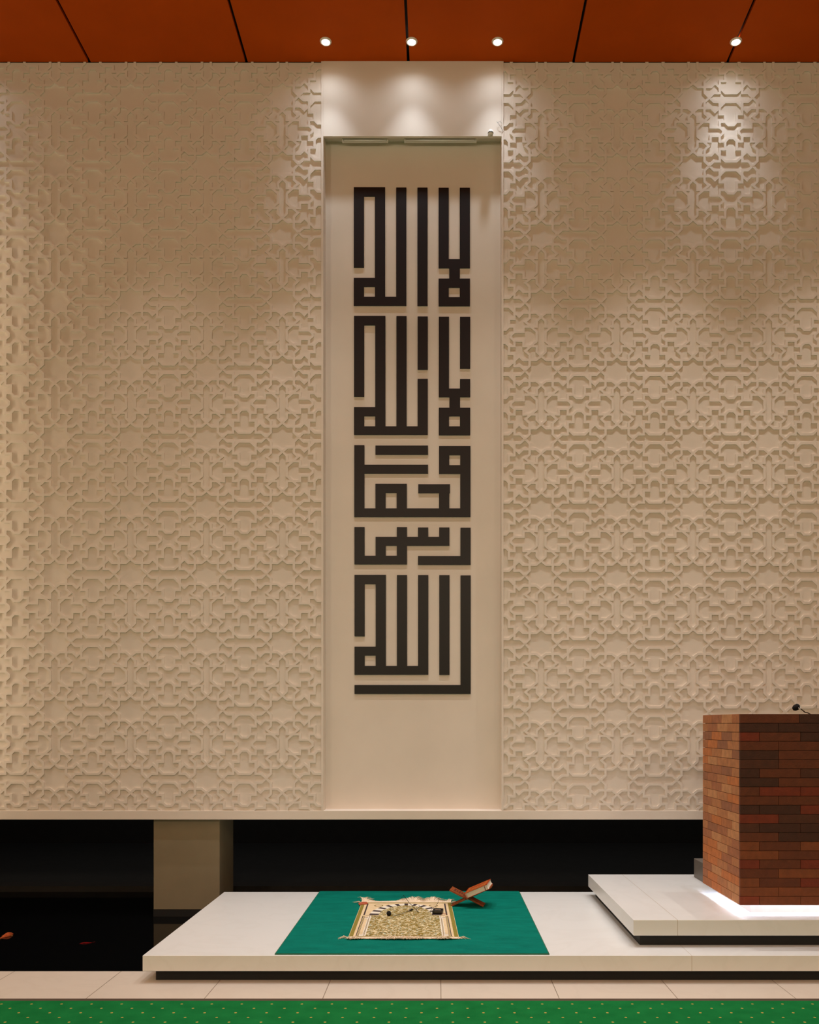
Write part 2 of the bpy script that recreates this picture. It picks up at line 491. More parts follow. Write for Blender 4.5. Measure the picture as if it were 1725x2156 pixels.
LET.append(('black three-stemmed letter with square eye, left of the bottom block', [
    cols(0, 0, 1210.5, 1339.9), cols(0, 2, 1210.5, 1230), cols(2, 2, 1210.5, 1420.8), cols(0, 2, 1361.7, 1380.4),
    cols(0, 0, 1361.7, 1420.8), cols(0, 6, 1402.2, 1420.8), cols(4, 4, 1211, 1420.8), cols(6, 6, 1211, 1420.8)]))
LET.append(('single tall black upright stroke in the bottom calligraphy block', [cols(8, 8, 1211.2, 1421.1)]))
LET.append(('long black angled stroke framing the bottom block from right and below', [
    cols(10, 10, 1211.7, 1461.3), cols(0, 10, 1442.2, 1461.3)]))

def ortho(rects, yf, yb, sc):
    """solid made of the union of rectangles (x0, x1, y0, y1 in wall units)"""
    xs = sorted({round(v, 3) for r in rects for v in r[:2]}); ys = sorted({round(v, 3) for r in rects for v in r[2:]})
    fill = set()
    for i in range(len(xs) - 1):
        for j in range(len(ys) - 1):
            cx, cy = (xs[i] + xs[i + 1]) / 2, (ys[j] + ys[j + 1]) / 2
            if any(r[0] < cx < r[1] and r[2] < cy < r[3] for r in rects): fill.add((i, j))
    mb = MB()
    X = lambda i: (xs[i] - VX) * sc
    Z = lambda j: EYE + (VY - ys[j]) * sc
    for i, j in fill:
        a, c, t_, u = X(i), X(i + 1), Z(j), Z(j + 1)
        mb.add([(a, yf, t_), (c, yf, t_), (c, yf, u), (a, yf, u)], [(0, 3, 2, 1)])
        mb.add([(a, yb, t_), (c, yb, t_), (c, yb, u), (a, yb, u)], [(0, 1, 2, 3)])
        for di, dj, p, q in ((-1, 0, (a, u), (a, t_)), (1, 0, (c, t_), (c, u)), (0, -1, (a, t_), (c, t_)), (0, 1, (c, u), (a, u))):
            if (i + di, j + dj) not in fill:
                mb.add([(p[0], yf, p[1]), (q[0], yf, q[1]), (q[0], yb, q[1]), (p[0], yb, p[1])], [(0, 1, 2, 3)])
    return mb
for lab, rects in LET:
    lean = 2.0 * (min(r[2] for r in rects) - 395) / 1066 - 0.3
    rects = [(a + lean, b_ + lean, c, d) for a, b_, c, d in rects]
    mb = ortho(rects, PD - 0.011, PD - 0.0005, PPX)
    o = mb.build('calligraphy_letter', M_letter, weld=True)
    md = o.modifiers.new('bevel', 'BEVEL'); md.width = 0.0015; md.segments = 1; md.limit_method = 'ANGLE'
    tag(o, lab, 'wall lettering', 'black calligraphy letters')

# ------------------------------------------------------------------ ceiling downlights in view
M_lens = emit('lit_lens', (255, 244, 226), 14.0)
M_ring = mat('downlight_ring', (232, 222, 208), 0.4, 0.02)
for k, (px, lab) in enumerate(((686, 'lit round ceiling downlight at the left end of the three'),
                              (867, 'lit round ceiling downlight in the middle, touching a ceiling joint'),
                              (1048, 'lit round ceiling downlight at the right end of the three'),
                              (1550, 'lit round ceiling downlight on its own, far right of the ceiling'),
                              (-100, None))):
    d = FPX * (CEIL - EYE) / (VY - 87)
    loc = ((px - VX) * d / FPX, d, CEIL - 0.001)
    if lab is None:
        spot('row_downlight', (loc[0], d, CEIL - 0.02), NEAR_W * 0.8, NEAR_DEG, 1.0, COOL, 0.03)
        spot('row_downlight', (loc[0], d, CEIL - 0.02), CORE_W * 0.6, 66, 1.0, COOL, 0.03); continue
    t = thing('ceiling_downlight', lab, 'ceiling light', loc, group='ceiling downlights')
    b = MB(); b.lathe([(0.033, 0.001), (0.033, -0.008), (0.036, -0.010), (0.044, -0.006), (0.047, 0.0), (0.047, 0.001)], 32)
    b.build('trim_ring', M_ring, t)
    b = MB(); b.lathe([(0.033, -0.004), (0.018, -0.006), (0.0001, -0.0065)], 32)
    b.build('lens', M_lens, t)
    spot('lamp', (0, 0, -0.02), NEAR_W, NEAR_DEG, 1.0, COOL, 0.03, parent=t)
    spot('lamp_core', (0, 0, -0.02), CORE_W, 66, 1.0, COOL, 0.03, parent=t)

# ------------------------------------------------------------------ platforms
M_plat = marble('white_marble_platform', (234, 234, 232), (206, 202, 194), (1.486 - 0.9,), (), 0.3, 0.0013, (190, 176, 156))
M_plat2 = marble('white_marble_upper', (230, 230, 228), (202, 198, 190), (1.457 - 1.9,), (), 0.3, 0.0013, (176, 160, 138))
H1 = 1.36
Z1 = EYE - H1
D1 = FPX * H1 / (2012 - VY); D1B = FPX * H1 / (1878 - VY)
t = thing('platform', 'wide white marble platform floating over the pool edge under the rug', 'platform', (0.9, D1, 0))
b = MB(); b.box(-1.745 - 0.9, 2.9, 0, D1B - D1, Z1 - 0.092, Z1)
b.build('slab', M_plat, t, bevel=0.0025).location = (0, 0, 0)
b = MB(); b.box(-1.745 - 0.9 + 0.06, 2.8, 0.06, POOL - D1, 0.0, Z1 - 0.092)
b.box(-1.745 - 0.9 + 0.06, 2.8, POOL - D1, D1B - D1 - 0.3, WATER + 0.0005, Z1 - 0.092)
o = b.build('plinth', M_black, t); o['label'] = 'dark recessed plinth'
H2 = 1.195
Z2 = EYE - H2
D2 = FPX * H2 / (1937 - VY); D2B = FPX * H2 / (1841 - VY)
t = thing('platform', 'smaller raised white marble platform under the brick pulpit', 'platform', (1.9, D2, Z1))
b = MB(); b.box(1.187 - 1.9, 1.85, 0, D2B - D2, Z2 - Z1 - 0.096, Z2 - Z1)
b.build('slab', M_plat2, t, bevel=0.0025)
b = MB(); b.box(1.187 - 1.9 + 0.05, 1.8, 0.05, D2B - D2 - 0.05, 0, Z2 - Z1 - 0.096)
o = b.build('plinth', M_black, t); o['label'] = 'dark recessed plinth'

# ------------------------------------------------------------------ pulpit
BX0, BD = 1.882, 5.64
BW, BDEP = 1.0, 0.80
ZP0 = EYE - (1906.4 - VY) * BD / FPX
ZP1 = EYE + (VY - 1503.3) * BD / FPX
cl = {  # front tones: redder bricks, also darkened to keep this face in shade
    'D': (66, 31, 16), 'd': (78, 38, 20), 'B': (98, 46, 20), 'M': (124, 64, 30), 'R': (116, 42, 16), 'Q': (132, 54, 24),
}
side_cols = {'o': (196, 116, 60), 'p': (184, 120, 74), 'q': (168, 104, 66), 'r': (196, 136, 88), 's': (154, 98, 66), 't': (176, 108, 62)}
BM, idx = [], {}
for k_, c in list(cl.items()) + list(side_cols.items()):
    idx[k_] = len(BM); BM.append(mat('brick_' + 'tone_%d' % len(BM), c, 0.7, 0.16, 22, 0.25, 90))
M_mortar = mat('dark_brick_joint', (44, 24, 14), 0.9, 0.1)
mort = len(BM); BM.append(M_mortar)
p = thing('pulpit', 'tall brick-clad pulpit block glowing underneath on the raised platform', 'pulpit', (BX0, BD, Z2))
z0, z1 = ZP0 - Z2, ZP1 - Z2
g, th = 0.0014, 0.02
b = MB(); b.box(th - 0.003, BW, th - 0.003, BDEP, z0 + 0.085, z1 - 0.001)
b.box(th - 0.003, BW, th - 0.003, th + 0.004, z0 + 0.002, z0 + 0.09)
b.box(th - 0.003, th + 0.004, th - 0.003, BDEP, z0 + 0.002, z0 + 0.09)
b.build('core', M_mortar, p)
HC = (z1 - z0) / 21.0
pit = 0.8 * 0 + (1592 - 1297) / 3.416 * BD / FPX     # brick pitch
rows = ['BD', 'DD', 'RBD', 'BB', 'DB', 'dB', 'DBd', 'DB', 'BRR', 'BB', 'DDR', 'Rd', 'dDD', 'BD', 'MBM', 'MB', 'RBR', 'BM', 'MBR', 'MM', 'QMM']  # lower courses lighter: LED bounce put into the brick tones
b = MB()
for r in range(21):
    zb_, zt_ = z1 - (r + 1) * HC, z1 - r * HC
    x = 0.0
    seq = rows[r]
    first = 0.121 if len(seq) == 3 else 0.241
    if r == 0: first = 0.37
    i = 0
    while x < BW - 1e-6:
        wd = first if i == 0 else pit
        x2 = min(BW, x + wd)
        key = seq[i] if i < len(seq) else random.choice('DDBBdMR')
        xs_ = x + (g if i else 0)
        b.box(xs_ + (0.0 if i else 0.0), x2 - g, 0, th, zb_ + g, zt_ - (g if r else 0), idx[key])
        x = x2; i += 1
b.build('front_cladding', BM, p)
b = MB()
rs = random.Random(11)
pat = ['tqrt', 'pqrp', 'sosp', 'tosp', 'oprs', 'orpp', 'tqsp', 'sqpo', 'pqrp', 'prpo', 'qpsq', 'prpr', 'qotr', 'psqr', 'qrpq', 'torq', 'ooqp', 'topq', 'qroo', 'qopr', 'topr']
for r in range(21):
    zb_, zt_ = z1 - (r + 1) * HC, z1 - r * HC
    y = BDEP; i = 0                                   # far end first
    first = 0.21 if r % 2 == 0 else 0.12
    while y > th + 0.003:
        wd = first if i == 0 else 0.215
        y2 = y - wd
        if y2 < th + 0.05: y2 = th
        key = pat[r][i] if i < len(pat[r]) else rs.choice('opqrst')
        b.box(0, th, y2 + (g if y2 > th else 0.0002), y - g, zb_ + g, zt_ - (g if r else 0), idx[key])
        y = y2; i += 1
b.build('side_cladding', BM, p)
M_plinth = mat('pulpit_plinth_stone', (226, 206, 186), 0.5, 0.08, 10)
b = MB(); b.box(0.097, BW - 0.05, 0.101, BDEP - 0.02, 0, z0 + 0.085)
b.build('plinth', M_plinth, p)
M_led = emit('led_strip_white', (214, 228, 255), 48.0)
b = MB()
b.box(0.056, 0.070, 0.06, BDEP - 0.03, z0 + 0.056, z0 + 0.062)
b.box(0.056, BW - 0.03, 0.056, 0.070, z0 + 0.056, z0 + 0.062)
o = b.build('led_strip', M_led, p); o['label'] = 'white glowing strip under the pulpit'

t = thing('step_block', 'dark grey stone step on the raised platform behind the pulpit', 'step', (1.995, 6.45, Z2))
b = MB(); b.box(0, 0.9, 0.0, 0.615, 0, 0.146)
b.build('block', mat('grey_step_stone', (112, 104, 96), 0.45, 0.12, 6), t, bevel=0.003)

# gooseneck microphone on the pulpit top
mp_ = (2.48, 6.02, ZP1 + 0.0)
t = thing('pulpit_microphone', 'black foam-tipped gooseneck microphone poking above the brick pulpit', 'microphone', mp_)
hx, hy, hz = 2.297 - mp_[0], 5.80 - mp_[1], EYE + (VY - 1489) * 5.80 / FPX - mp_[2]
b = MB(); b.lathe([(0.03, 0), (0.03, 0.003), (0.012, 0.004), (0.0001, 0.0042)], 24); b.build('base', M_black_plastic, t)
M_goose = mat('dark_bronze_gooseneck', (70, 48, 28), 0.4, 0.1, metal=0.6)
b = MB(); b.tube([(0, 0, 0.002), (-0.03, -0.05, 0.006), (-0.085, -0.15, 0.012), (hx + 0.06, hy + 0.01, hz - 0.033), (hx + 0.03, hy, hz - 0.012), (hx + 0.012, hy, hz - 0.004)], [0.0035, 0.0035, 0.0035, 0.0034, 0.0028, 0.0026], 10)
b.build('gooseneck', M_goose, t)
b = MB(); ax = Matrix.Translation((hx, hy, hz)) @ Matrix.Rotation(math.radians(62), 4, 'Y') @ Matrix.Rotation(0, 4, 'X')
b.lathe([(0.0001, -0.027), (0.011, -0.0245), (0.0185, -0.014), (0.0205, 0), (0.0195, 0.010), (0.0150, 0.018), (0.007, 0.0215), (0.0001, 0.022)], 24, M=ax)
b.build('foam_windscreen', M_foam, t)
b = MB(); ay = Matrix.Translation((hx + 0.013, hy - 0.017, hz - 0.004)) @ Matrix.Rotation(math.radians(62), 4, 'X')
b.lathe([(0.0075, -0.003), (0.0085, 0.0), (0.0075, 0.003), (0.005, 0.003), (0.005, -0.003), (0.0075, -0.003)], 20, M=ay)
b.build('collar', M_white_plastic, t)

# ------------------------------------------------------------------ column behind the wall
DC = FPX * (EYE - WATER) / (1930 - VY)
CX0, CX1 = (323.5 - VX) * DC / FPX, (462.5 - VX) * DC / FPX
t = thing('concrete_column', 'square plastered column standing in the pool under the floating wall', 'column', ((CX0 + CX1) / 2, DC, WATER))
hwc = (CX1 - CX0) / 2
b = MB(); b.box(-hwc, hwc, 0, 0.50, 0.06, ZB - WATER - 0.001)
b.build('shaft', mat('column_plaster', (138, 126, 100), 0.8, 0.05, 5), t, bevel=0.003)
b = MB(); b.box(-hwc - 0.002, hwc + 0.002, -0.002, 0.502, 0.0005, 0.06)
o = b.build('base', M_black, t); o['label'] = 'dark base band at the water'

# ------------------------------------------------------------------ teal rug
m, nt, bs = new_mat('teal_rug_pile')
tc = nt.nodes.new('ShaderNodeTexCoord')
mp2 = nt.nodes.new('ShaderNodeMapping'); mp2.inputs['Scale'].default_value = (0.8, 2.0, 1)
nt.links.new(tc.outputs['Object'], mp2.inputs['Vector'])
no = nt.nodes.new('ShaderNodeTexNoise'); no.inputs['Scale'].default_value = 5.0; no.inputs['Detail'].default_value = 12; no.inputs['Roughness'].default_value = 0.72
nt.links.new(mp2.outputs[0], no.inputs['Vector'])
nt.links.new(mixc(nt, no.outputs['Fac'], lin((0, 74, 66)), lin((12, 142, 122))), bs.inputs['Base Color'])
bs.inputs['Roughness'].default_value = 0.9
bs.inputs['Specular IOR Level'].default_value = 0.05
n2 = nt.nodes.new('ShaderNodeTexNoise'); n2.inputs['Scale'].default_value = 260
nt.links.new(tc.outputs['Object'], n2.inputs['Vector'])
bp = nt.nodes.new('ShaderNodeBump'); bp.inputs['Strength'].default_value = 0.5; bp.inputs['Distance'].default_value = 0.004
nt.links.new(n2.outputs['Fac'], bp.inputs['Height']); nt.links.new(bp.outputs[0], bs.inputs['Normal'])
RZ = 0.009
t = thing('rug', 'plain teal rug laid across the marble platform', 'rug', (-0.16, D1 + 0.025, Z1))
b = MB(); b.box(-0.806, 0.806, 0, D1B - D1 - 0.03, 0, RZ)
b.build('pile', m, t, bevel=0.003)
b = MB()
M_edge = mat('rug_edge_binding', (44, 100, 66), 0.8, 0.1)
b.box(-0.811, 0.811, -0.006, 0, 0, RZ * 0.7); b.box(-0.811, -0.806, 0, D1B - D1 - 0.03, 0, RZ * 0.7); b.box(0.806, 0.811, 0, D1B - D1 - 0.03, 0, RZ * 0.7)
b.build('binding', M_edge, t)

# ------------------------------------------------------------------ prayer mat
RT = Z1 + RZ
MN, MF = FPX * (EYE - RT) / (1975 - VY), FPX * (EYE - RT) / (1901.5 - VY)
MX0, MX1 = (733.5 - VX) * MN / FPX, (966.5 - VX) * MN / FPX
FX0, FX1 = (762.0 - VX) * MF / FPX, (950.0 - VX) * MF / FPX
ML = MF - MN
mat_t = thing('prayer_mat', 'cream and olive prayer mat with arch design and white fringes on the teal rug', 'prayer mat', ((MX0 + MX1) / 2, MN, RT))
cx0 = (MX0 + MX1) / 2
def mu(u, v):                                        # u 0..1 across, v 0..1 away from the camera
    a = MX0 + (MX1 - MX0) * u; c = FX0 + (FX1 - FX0) * u
    return (a + (c - a) * v - cx0, v * ML)
M_cream = mat('mat_cream', (226, 200, 158), 0.95, 0.08, 40)
M_olive = mat('mat_olive', (138, 122, 44), 0.95, 0.12, 60)
M_ink = mat('mat_dark_line', (62, 48, 50), 0.95, 0.1)
M_white = mat('mat_white', (232, 222, 204), 0.95, 0.06)
m, nt, bs = new_mat('mat_floral_field')
tc = nt.nodes.new('ShaderNodeTexCoord')
def nz(scale, detail=2, dist=0.0):
    n = nt.nodes.new('ShaderNodeTexNoise'); n.inputs['Scale'].default_value = scale
    n.inputs['Detail'].default_value = detail; n.inputs['Distortion'].default_value = dist
    nt.links.new(tc.outputs['Object'], n.inputs['Vector']); return n.outputs['Fac']
c = mixc(nt, mth(nt, 'GREATER_THAN', nz(46, 2, 1.2), 0.535), lin((136, 112, 34)), lin((224, 206, 164)))
c = mixc(nt, mth(nt, 'GREATER_THAN', nz(70, 1, 0.8), 0.63), c, lin((178, 190, 172)))
c = mixc(nt, mth(nt, 'GREATER_THAN', nz(58, 1, 1.0), 0.66), c, lin((88, 74, 30)))
nt.links.new(c, bs.inputs['Base Color']); bs.inputs['Roughness'].default_value = 0.95
M_field = m
CREAM, OLIVE, INK, WHITE, FIELD = range(5)
b = MB()
base = [mu(0, 0), mu(1, 0), mu(1, 1), mu(0, 1)]
b.add([(x, y, 0) for x, y in base] + [(x, y, 0.006) for x, y in base],
      [(3, 2, 1, 0), (4, 5, 6, 7), (0, 1, 5, 4), (1, 2, 6, 5), (2, 3, 7, 6), (3, 0, 4, 7)], CREAM)
zc = [0.0062]
def quad(u0, u1, v0, v1, mi, dz=0.0003):
    zc[0] += 0.00002
    b.poly([mu(u0, v0), mu(u1, v0), mu(u1, v1), mu(u0, v1)], zc[0] + dz, mi)
for s in (0, 1):
    f = (lambda u: u) if s == 0 else (lambda u: 1 - u)
    def q2(u0, u1, v0, v1, mi):
        a, c_ = sorted((f(u0), f(u1))); quad(a, c_, v0, v1, mi)
    q2(0.004, 0.040, 0.0, 0.985, OLIVE)
    q2(0.062, 0.070, 0.02, 0.56, INK); q2(0.074, 0.080, 0.02, 0.56, OLIVE); q2(0.084, 0.088, 0.02, 0.56, INK)
    q2(0.066, 0.082, 0.59, 0.955, INK)
    q2(0.120, 0.130, 0.03, 0.55, WHITE)
    q2(0.128, 0.131, 0.05, 0.50, INK); q2(0.092, 0.136, 0.490, 0.512, WHITE); q2(0.092, 0.125, 0.512, 0.522, INK)
    q2(0.092, 0.133, 0.03, 0.06, WHITE); q2(0.096, 0.130, 0.06, 0.064, INK); q2(0.096, 0.130, 0.092, 0.095, INK)
    q2(0.092, 0.24, 0.575, 0.580, INK)
quad(0.0, 1.0, 0.968, 0.985, OLIVE); quad(0.05, 0.95, 0.012, 0.022, OLIVE)
quad(0.14, 0.152, 0.03, 0.57, WHITE); quad(0.848, 0.86, 0.03, 0.57, WHITE)
quad(0.136, 0.139, 0.03, 0.57, INK); quad(0.861, 0.864, 0.03, 0.57, INK)
quad(0.152, 0.848, 0.03, 0.58, FIELD)
NV, C0 = 20, 0.585
def arch(a, ru, rv): return mu(0.5 + ru * math.cos(a), C0 + rv * math.sin(a))
zc[0] += 0.0001
b.poly([arch(math.pi * k / 40, 0.275, 0.305) for k in range(41)], zc[0] + 0.0004, FIELD)
quad(0.215, 0.785, 0.575, 0.587, FIELD)
for k in [q for q in range(NV + 1) if q % 2] + [q for q in range(NV + 1) if q % 2 == 0]:
    w_ = 0.40 if k % 2 == 0 else 0.60
    a0 = math.pi * (k + 0.5 - w_) / (NV + 1); a1 = math.pi * (k + 0.5 + w_) / (NV + 1)
    mi = INK if k % 2 == 0 else WHITE
    zc[0] += 0.00002
    i0 = [arch(a0, 0.275, 0.305), arch(a0, 0.372, 0.368), arch(a1, 0.372, 0.368), arch(a1, 0.275, 0.305)]
    b.poly(i0, zc[0] + 0.0005, mi)
for uc in (0.20, 0.80):                               # oval ornaments in the spandrels
    for k in range(24):
        a0, a1 = 2 * math.pi * k / 24, 2 * math.pi * (k + 1) / 24
        pt = lambda a, r: mu(uc + 0.048 * r * math.cos(a), 0.885 + 0.028 * r * math.sin(a))
        b.poly([pt(a0, 0.82), pt(a0, 1), pt(a1, 1), pt(a1, 0.82)], zc[0] + 0.0005, OLIVE)
b.build('pile', [M_cream, M_olive, M_ink, M_white, M_field], mat_t)
M_fringe = mat('fringe_cotton', (232, 212, 184), 0.95, 0.06, 30)
def fringe(v, sgn, lmin, lmax, lift):
    fb = MB()
    for k in range(620):
        u = (k + random.random()) / 620
        x, y = mu(u, v)
        wave = 0.5 + 0.5 * math.sin(u * 17 + 2.0 * math.sin(u * 7 + v))
        L_ = lmin + (lmax - lmin) * wave * random.uniform(0.6, 1.1)
        sw = random.uniform(-0.6, 0.6)
        pts = []
        hgt = lift * wave * random.uniform(0.4, 1.3)
        for i in range(5):
            s_ = i / 4
            pts.append((x + sw * L_ * s_ * s_ + random.uniform(-0.002, 0.002), y + sgn * L_ * s_ * (1 - 0.2 * abs(sw) * s_), 0.004 + hgt * math.sin(s_ * 2.4) + 0.001 * random.random()))
        fb.tube(pts, [0.0034, 0.0034, 0.003, 0.0022, 0.0008], 4)
    for u in (0.0, 1.0):                              # longer tassels at the corners
        for k in range(7):
            x, y = mu(u, v); o_ = (1 if u else -1)
            l_ = random.uniform(0.025, 0.075)
            fb.tube([(x, y, 0.004), (x + o_ * l_ * 0.5, y + sgn * 0.02 * random.random(), 0.006 + 0.01 * random.random()), (x + o_ * l_, y + sgn * random.uniform(0.005, 0.045), 0.002)], [0.002, 0.0018, 0.0006], 4)
    return fb
fringe(0, -1, 0.042, 0.068, 0.012).build('fringe', M_fringe, mat_t)
fringe(1, 1, 0.055, 0.115, 0.024).build('fringe', M_fringe, mat_t)
M_red = mat('red_brown_backing', (176, 84, 52), 0.9, 0.12, 50)
b = MB()
x, y = mu(0, 1)
rc = len(b.v); b.add([(x - 0.035, y - 0.012, 0.004), (x - 0.012, y - 0.125, 0.010), (x + 0.075, y - 0.075, 0.012), (x + 0.055, y - 0.028, 0.018), (x + 0.012, y - 0.0, 0.014),
       (x - 0.033, y - 0.012, 0.0), (x - 0.010, y - 0.120, 0.0), (x + 0.073, y - 0.073, 0.006), (x + 0.053, y - 0.03, 0.006), (x + 0.012, y - 0.002, 0.006)],
      [(0, 1, 2, 3, 4), (9, 8, 7, 6, 5), (0, 5, 6, 1), (1, 6, 7, 2), (2, 7, 8, 3), (3, 8, 9, 4), (4, 9, 5, 0)])
b.v = [(x + (vx_ - x) * 0.72, y - 0.012 + (vy_ - y) * 0.8, vz_) for vx_, vy_, vz_ in b.v]
o = b.build('folded_corner', M_red, mat_t, bevel=0.001); o['label'] = 'red-brown turned-over corner'

# ------------------------------------------------------------------ headset microphone and pack on the mat
MT = RT + 0.008
def onmat(x, y, up=0.0): 
    X, D = at(x, y, EYE - MT - up)
    return Vector((X, D, MT + up))
c0 = onmat(870, 1917)
t = thing('headset_microphone', 'thin black headset microphone lying on the prayer mat arch', 'microphone', c0)
R = lambda x, y, up=0.0: onmat(x, y, up) - c0
fo = R(819, 1928) + Vector((0, 0, 0.016))
b = MB(); b.lathe([(0.0001, -0.017), (0.010, -0.0145), (0.016, -0.008), (0.0175, 0), (0.016, 0.008), (0.010, 0.0145), (0.0001, 0.017)], 22, M=Matrix.Translation(fo) @ Matrix.Rotation(math.radians(80), 4, 'Y'))
b.build('foam_windscreen', M_foam, t)
M_wire = mat('black_wire', (34, 24, 18), 0.5, 0.1)
b = MB(); b.tube([fo + Vector((0.014, 0, -0.008)), R(832, 1927.5, 0.003), R(846, 1924, 0.003), R(856, 1919.5, 0.004), R(866, 1917, 0.006)], 0.0014, 6)
b.build('boom', M_wire, t)
b = MB(); b.tube([R(845.5, 1894, 0.0) + Vector((0, -0.05, 0.02)), R(851, 1890.5, 0.0) + Vector((0, -0.06, 0.03)), R(862, 1901, 0.03), R(873, 1911.5, 0.014), R(877, 1916, 0.006), R(882, 1921, 0.002)], 0.0019, 6)
b.build('ear_hook', M_wire, t)
b = MB(); b.tube([R(877, 1915, 0.006), R(884, 1909, 0.012), R(882, 1905, 0.015)], 0.0018, 6)
b.build('ear_hook', M_wire, t)
b = MB(); b.tube([R(861, 1917.5, 0.006), R(869, 1914.5, 0.008)], [0.0058, 0.0058], 10)
b.build('joint', M_black_plastic, t)
b = MB(); b.tube([R(860.2, 1918, 0.006), R(862, 1917.2, 0.006)], 0.0062, 10)
o = b.build('end_cap', M_metal, t); o['label'] = 'silver end'

c1 = onmat(921, 1925)
t = thing('transmitter_pack', 'small black transmitter box with wire aerial on the prayer mat', 'transmitter', c1, math.radians(-6))
b = MB(); b.box(-0.036, 0.036, 0.0, 0.085, 0.002, 0.026); b.build('case', M_black_plastic, t, bevel=0.004)
b = MB(); b.box(-0.02, 0.036, -0.0012, 0.0, 0.012, 0.022); o = b.build('display', mat('dark_glass', (60, 52, 48), 0.15, 0.05), t)
b = MB(); b.box(-0.020, 0.024, 0.02, 0.07, 0.026, 0.030); b.build('belt_clip', M_metal, t, bevel=0.0015)
b = MB(); b.tube([(-0.018, 0.075, 0.026), (-0.018, 0.078, 0.045), (-0.006, 0.085, 0.062), (0.0, 0.088, 0.082), (0.004, 0.09, 0.094), (0.001, 0.09, 0.098), (-0.002, 0.09, 0.093), (0.001, 0.09, 0.09)], 0.0013, 6)
b.build('aerial', M_wire, t)
b = MB(); b.tube([(-0.018, 0.078, 0.040), (-0.04, 0.07, 0.03), (-0.055, 0.05, 0.012), (-0.075, 0.04, 0.003)], 0.0012, 6)
b.build('cable', M_wire, t)
b = MB(); b.tube([(0.036, 0.01, 0.006), (0.048, 0.006, 0.003), (0.056, 0.012, 0.002), (0.066, 0.008, 0.002)], 0.0018, 6)
o = b.build('strap', M_red, t); o['label'] = 'short reddish strap end'

# ------------------------------------------------------------------ folding book stand and book
SD = FPX * (EYE - RT) / (1910 - VY)
SX = (981 - VX) * SD / FPX
M_wood = mat('carved_red_wood', (150, 72, 26), 0.45, 0.25, 14, 0.1, 60, stretch=(1, 4, 1))
M_carve = mat('carved_groove', (84, 36, 12), 0.6, 0.2)
st = thing('book_stand', 'folding carved wooden book stand standing on the teal rug beside the mat', 'book stand', (SX, SD, RT), math.radians(-10))
piv = Vector((0, 0, 0.055))
def board(foot, tip, name, y0, y1, carve):
    f_, t_ = Vector((foot, 0, 0.004)), Vector((tip[0], 0, tip[1]))
    dirv = (t_ - f_).normalized(); L_ = (t_ - f_).length
    ang = math.atan2(dirv.z, dirv.x)
    Mx = Matrix.Translation(f_) @ Matrix.Rotation(-ang, 4, 'Y')
    return Mx, L_, ang
T_ = 0.012
# board A: left foot to the right arm (carries the book); board B: right foot to the left arm
Ma, La, aa = board(-0.112, (0.185, 0.150), 'a', 0, 0, 0)
Mb, Lb, ab = board(0.128, (-0.122, 0.122), 'b', 0, 0, 0)
def leafboard(Mx, L_, name, legs, up):
    b = MB()
    sgn = -1 if up < 0 else 1
    cut = L_ * 0.47
    # arm, full depth
    b.box(cut, L_, 0.0, 0.13, -T_ / 2, T_ / 2, M=Mx)
    # the foot half is cut into fingers so that the two boards pass through each other
    for y0, y1 in legs: b.box(0, cut + 0.004, y0, y1, -T_ / 2, T_ / 2, M=Mx)
    o = b.build(name, M_wood, st, bevel=0.0012)
    c = MB()
    zz = sgn * (T_ / 2 + 0.0006)
    for k in range(5):
        s0 = cut + (L_ - cut) * (0.2 + 0.13 * k)
        c.box(s0, s0 + (L_ - cut) * 0.09, 0.03 + 0.012 * (k % 2), 0.10 - 0.012 * (k % 2), min(zz, 0), max(zz, 0), M=Mx)
    c.box(cut + (L_ - cut) * 0.14, cut + (L_ - cut) * 0.90, 0.020, 0.024, min(zz, 0), max(zz, 0), M=Mx)
    c.box(cut + (L_ - cut) * 0.14, cut + (L_ - cut) * 0.90, 0.106, 0.110, min(zz, 0), max(zz, 0), M=Mx)
    c.build('carving', M_carve, o)
    return o
leafboard(Ma, La, 'board', ((0.0, 0.03), (0.06, 0.09)), 1)
leafboard(Mb, Lb, 'board', ((0.031, 0.059), (0.091, 0.13)), -1)
b = MB(); b.tube([(0.0, -0.001, 0.062), (0.0, 0.131, 0.062)], 0.006, 10); b.build('hinge_pin', M_carve, st)

# the book lies on the right arm
s_ = La * 0.43
bp0 = Ma @ Vector((s_, -0.05, T_ / 2))
Rst = Matrix.Rotation(math.radians(-10), 4, 'Z')
bp_w = Vector((SX, SD, RT)) + (Rst @ bp0)
bk = thing('book', 'thick closed book with orange-brown gilt cover resting on the wooden stand', 'book', bp_w)
bk.rotation_euler = (0, -aa + math.radians(2.0), math.radians(-10))
BL, BH, BT = 0.182, 0.235, 0.040
M_cover = mat('orange_leather_cover', (176, 66, 20), 0.4, 0.08, 30)
M_gilt = mat('gilt_print', (232, 170, 76), 0.35, 0.1, metal=0.3)
M_paper = mat('book_paper', (226, 214, 192), 0.9, 0.05, 30, stretch=(1, 1, 60))
M_band = mat('dark_cover_line', (120, 40, 14), 0.5, 0.1)
b = MB()
n = 10
prof = []
for k in range(n + 1):                                # slightly hollow fore edge on the right
    z = 0.003 + (BT - 0.006) * k / n
    prof.append((BL - 0.002 - 0.004 * math.sin(math.pi * k / n), z))
pts = [(0.004, 0.003)] + prof + [(0.004, BT - 0.003)]
vs = [(x, 0.003, z) for x, z in pts] + [(x, BH - 0.003, z) for x, z in pts]
N_ = len(pts)
b.add(vs, [tuple(range(N_)), tuple(reversed(range(N_, 2 * N_)))] + [(i, i + N_, (i + 1) % N_ + N_, (i + 1) % N_) for i in range(N_)])
b.build('page_block', M_paper, bk, weld=True)
b = MB(); b.box(0, BL, 0, BH, BT - 0.003, BT)
cov = b.build('cover', M_cover, bk, bevel=0.0006)
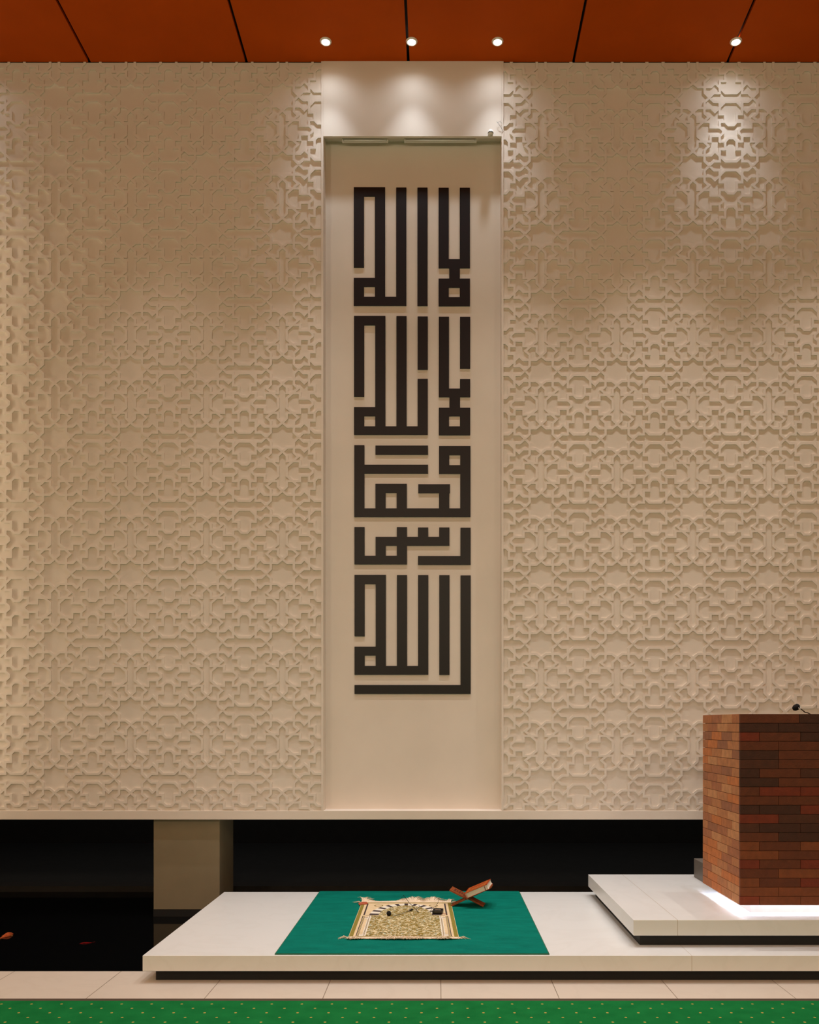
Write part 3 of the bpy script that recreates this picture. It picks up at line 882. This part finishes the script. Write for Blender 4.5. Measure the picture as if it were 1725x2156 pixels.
b = MB(); b.box(0, BL, 0, BH, 0, 0.003)
b.build('cover', M_cover, bk, bevel=0.0006)
b = MB(); b.box(-0.003, 0.003, 0, BH, 0, BT); b.build('spine', M_cover, bk, bevel=0.001)
b = MB()
zt = BT + 0.0003
def frame(x0, x1, y0, y1, wd):
    b.box(x0, x1, y0, y0 + wd, BT - 0.001, zt); b.box(x0, x1, y1 - wd, y1, BT - 0.001, zt)
    b.box(x0, x0 + wd, y0, y1, BT - 0.001, zt); b.box(x1 - wd, x1, y0, y1, BT - 0.001, zt)
frame(0.014, BL - 0.02, 0.016, BH - 0.016, 0.003); frame(0.022, BL - 0.028, 0.026, BH - 0.026, 0.002)
# oval cartouche with a row of gilt script along the board
for k in range(30):
    a0, a1 = 2 * math.pi * k / 30, 2 * math.pi * (k + 1) / 30
    f_ = lambda a, r: (BL / 2 - 0.002 + 0.062 * r * math.cos(a), 0.095 + 0.046 * r * math.sin(a), zt)
    b.add([f_(a0, 0.94), f_(a0, 1), f_(a1, 1), f_(a1, 0.94)], [(0, 1, 2, 3)])
rr = random.Random(3)
xx = 0.042
while xx < 0.138:
    wd = rr.uniform(0.003, 0.008)
    hh = rr.uniform(0.008, 0.026)
    b.box(xx, xx + wd, 0.082, 0.082 + hh, BT - 0.001, zt)
    b.box(xx, xx + wd + 0.003, 0.082, 0.087, BT - 0.001, zt)
    xx += wd + rr.uniform(0.002, 0.005)
b.box(0.078, 0.100, 0.062, 0.068, BT - 0.001, zt)
b.build('gilding', M_gilt, cov)
b = MB(); b.tube([(0.012, 0.0, BT - 0.008), (0.012, -0.004, BT * 0.5), (0.008, -0.006, 0.0), (0.004, -0.008, -0.014)], 0.0022, 6)
o = b.build('ribbon', M_wood, bk); o['label'] = 'thin brown ribbon marker'
b = MB(); b.tube([(BL - 0.026, 0.002, 0.003), (BL - 0.024, 0.0015, BT - 0.003)], 0.0026, 6); b.build('page_mark', M_band, bk)

# ------------------------------------------------------------------ fish in the pool
def fish(name, label, px, py, ln, wd, ang, colr, col2):
    h = EYE - WATER
    X, D = at(px, py, h)
    t = thing(name, label, 'fish', (X, D, WATER), math.radians(ang), 'fish in the pool')
    b = MB()
    n = 9
    for_r = [0.02, 0.5, 0.85, 1.0, 0.92, 0.72, 0.48, 0.28, 0.16]
    pts = [(ln * (k / (n - 1)) * 0.8 - ln * 0.4, 0, 0.0) for k in range(n)]
    b.tube(pts, [wd / 2 * r for r in for_r], 12)
    b.build('body', mat(name + '_skin', colr, 0.8, 0.3, 40, spec=0.1), t)
    b = MB()
    x0 = ln * 0.38
    for s in (-1, 1):
        b.add([(x0 - 0.01, 0, 0.004), (x0 + ln * 0.18, s * wd * 0.55, 0.006), (x0 + ln * 0.13, 0, 0.005),
               (x0 - 0.01, 0, 0.0), (x0 + ln * 0.18, s * wd * 0.55, 0.002), (x0 + ln * 0.13, 0, 0.001)],
              [(0, 1, 2), (5, 4, 3), (0, 3, 4, 1), (1, 4, 5, 2), (2, 5, 3, 0)])
    b.build('tail_fin', mat(name + '_fin', col2, 0.8, 0.2, 40, spec=0.1), t)
    fm = mat(name + '_side_fin', col2, 0.8, 0.2, 40, spec=0.1)
    for s in (-1, 1):
        b = MB()
        b.add([(-ln * 0.18, s * wd * 0.4, 0.003), (-ln * 0.04, s * wd * 0.95, 0.003), (-ln * 0.06, s * wd * 0.4, 0.004),
               (-ln * 0.18, s * wd * 0.4, 0.0), (-ln * 0.04, s * wd * 0.95, 0.0), (-ln * 0.06, s * wd * 0.4, 0.0)],
              [(0, 1, 2), (5, 4, 3), (0, 3, 4, 1), (1, 4, 5, 2), (2, 5, 3, 0)])
        b.build('side_fin', fm, t)
fish('orange_fish', 'orange and gold fish at the far left of the dark pool', 14, 1971, 0.20, 0.05, -100, (176, 84, 44), (128, 84, 40))
fish('red_fish', 'slim red fish in the dark pool left of the platform', 181, 1986, 0.115, 0.018, 22, (112, 6, 5), (52, 5, 5))
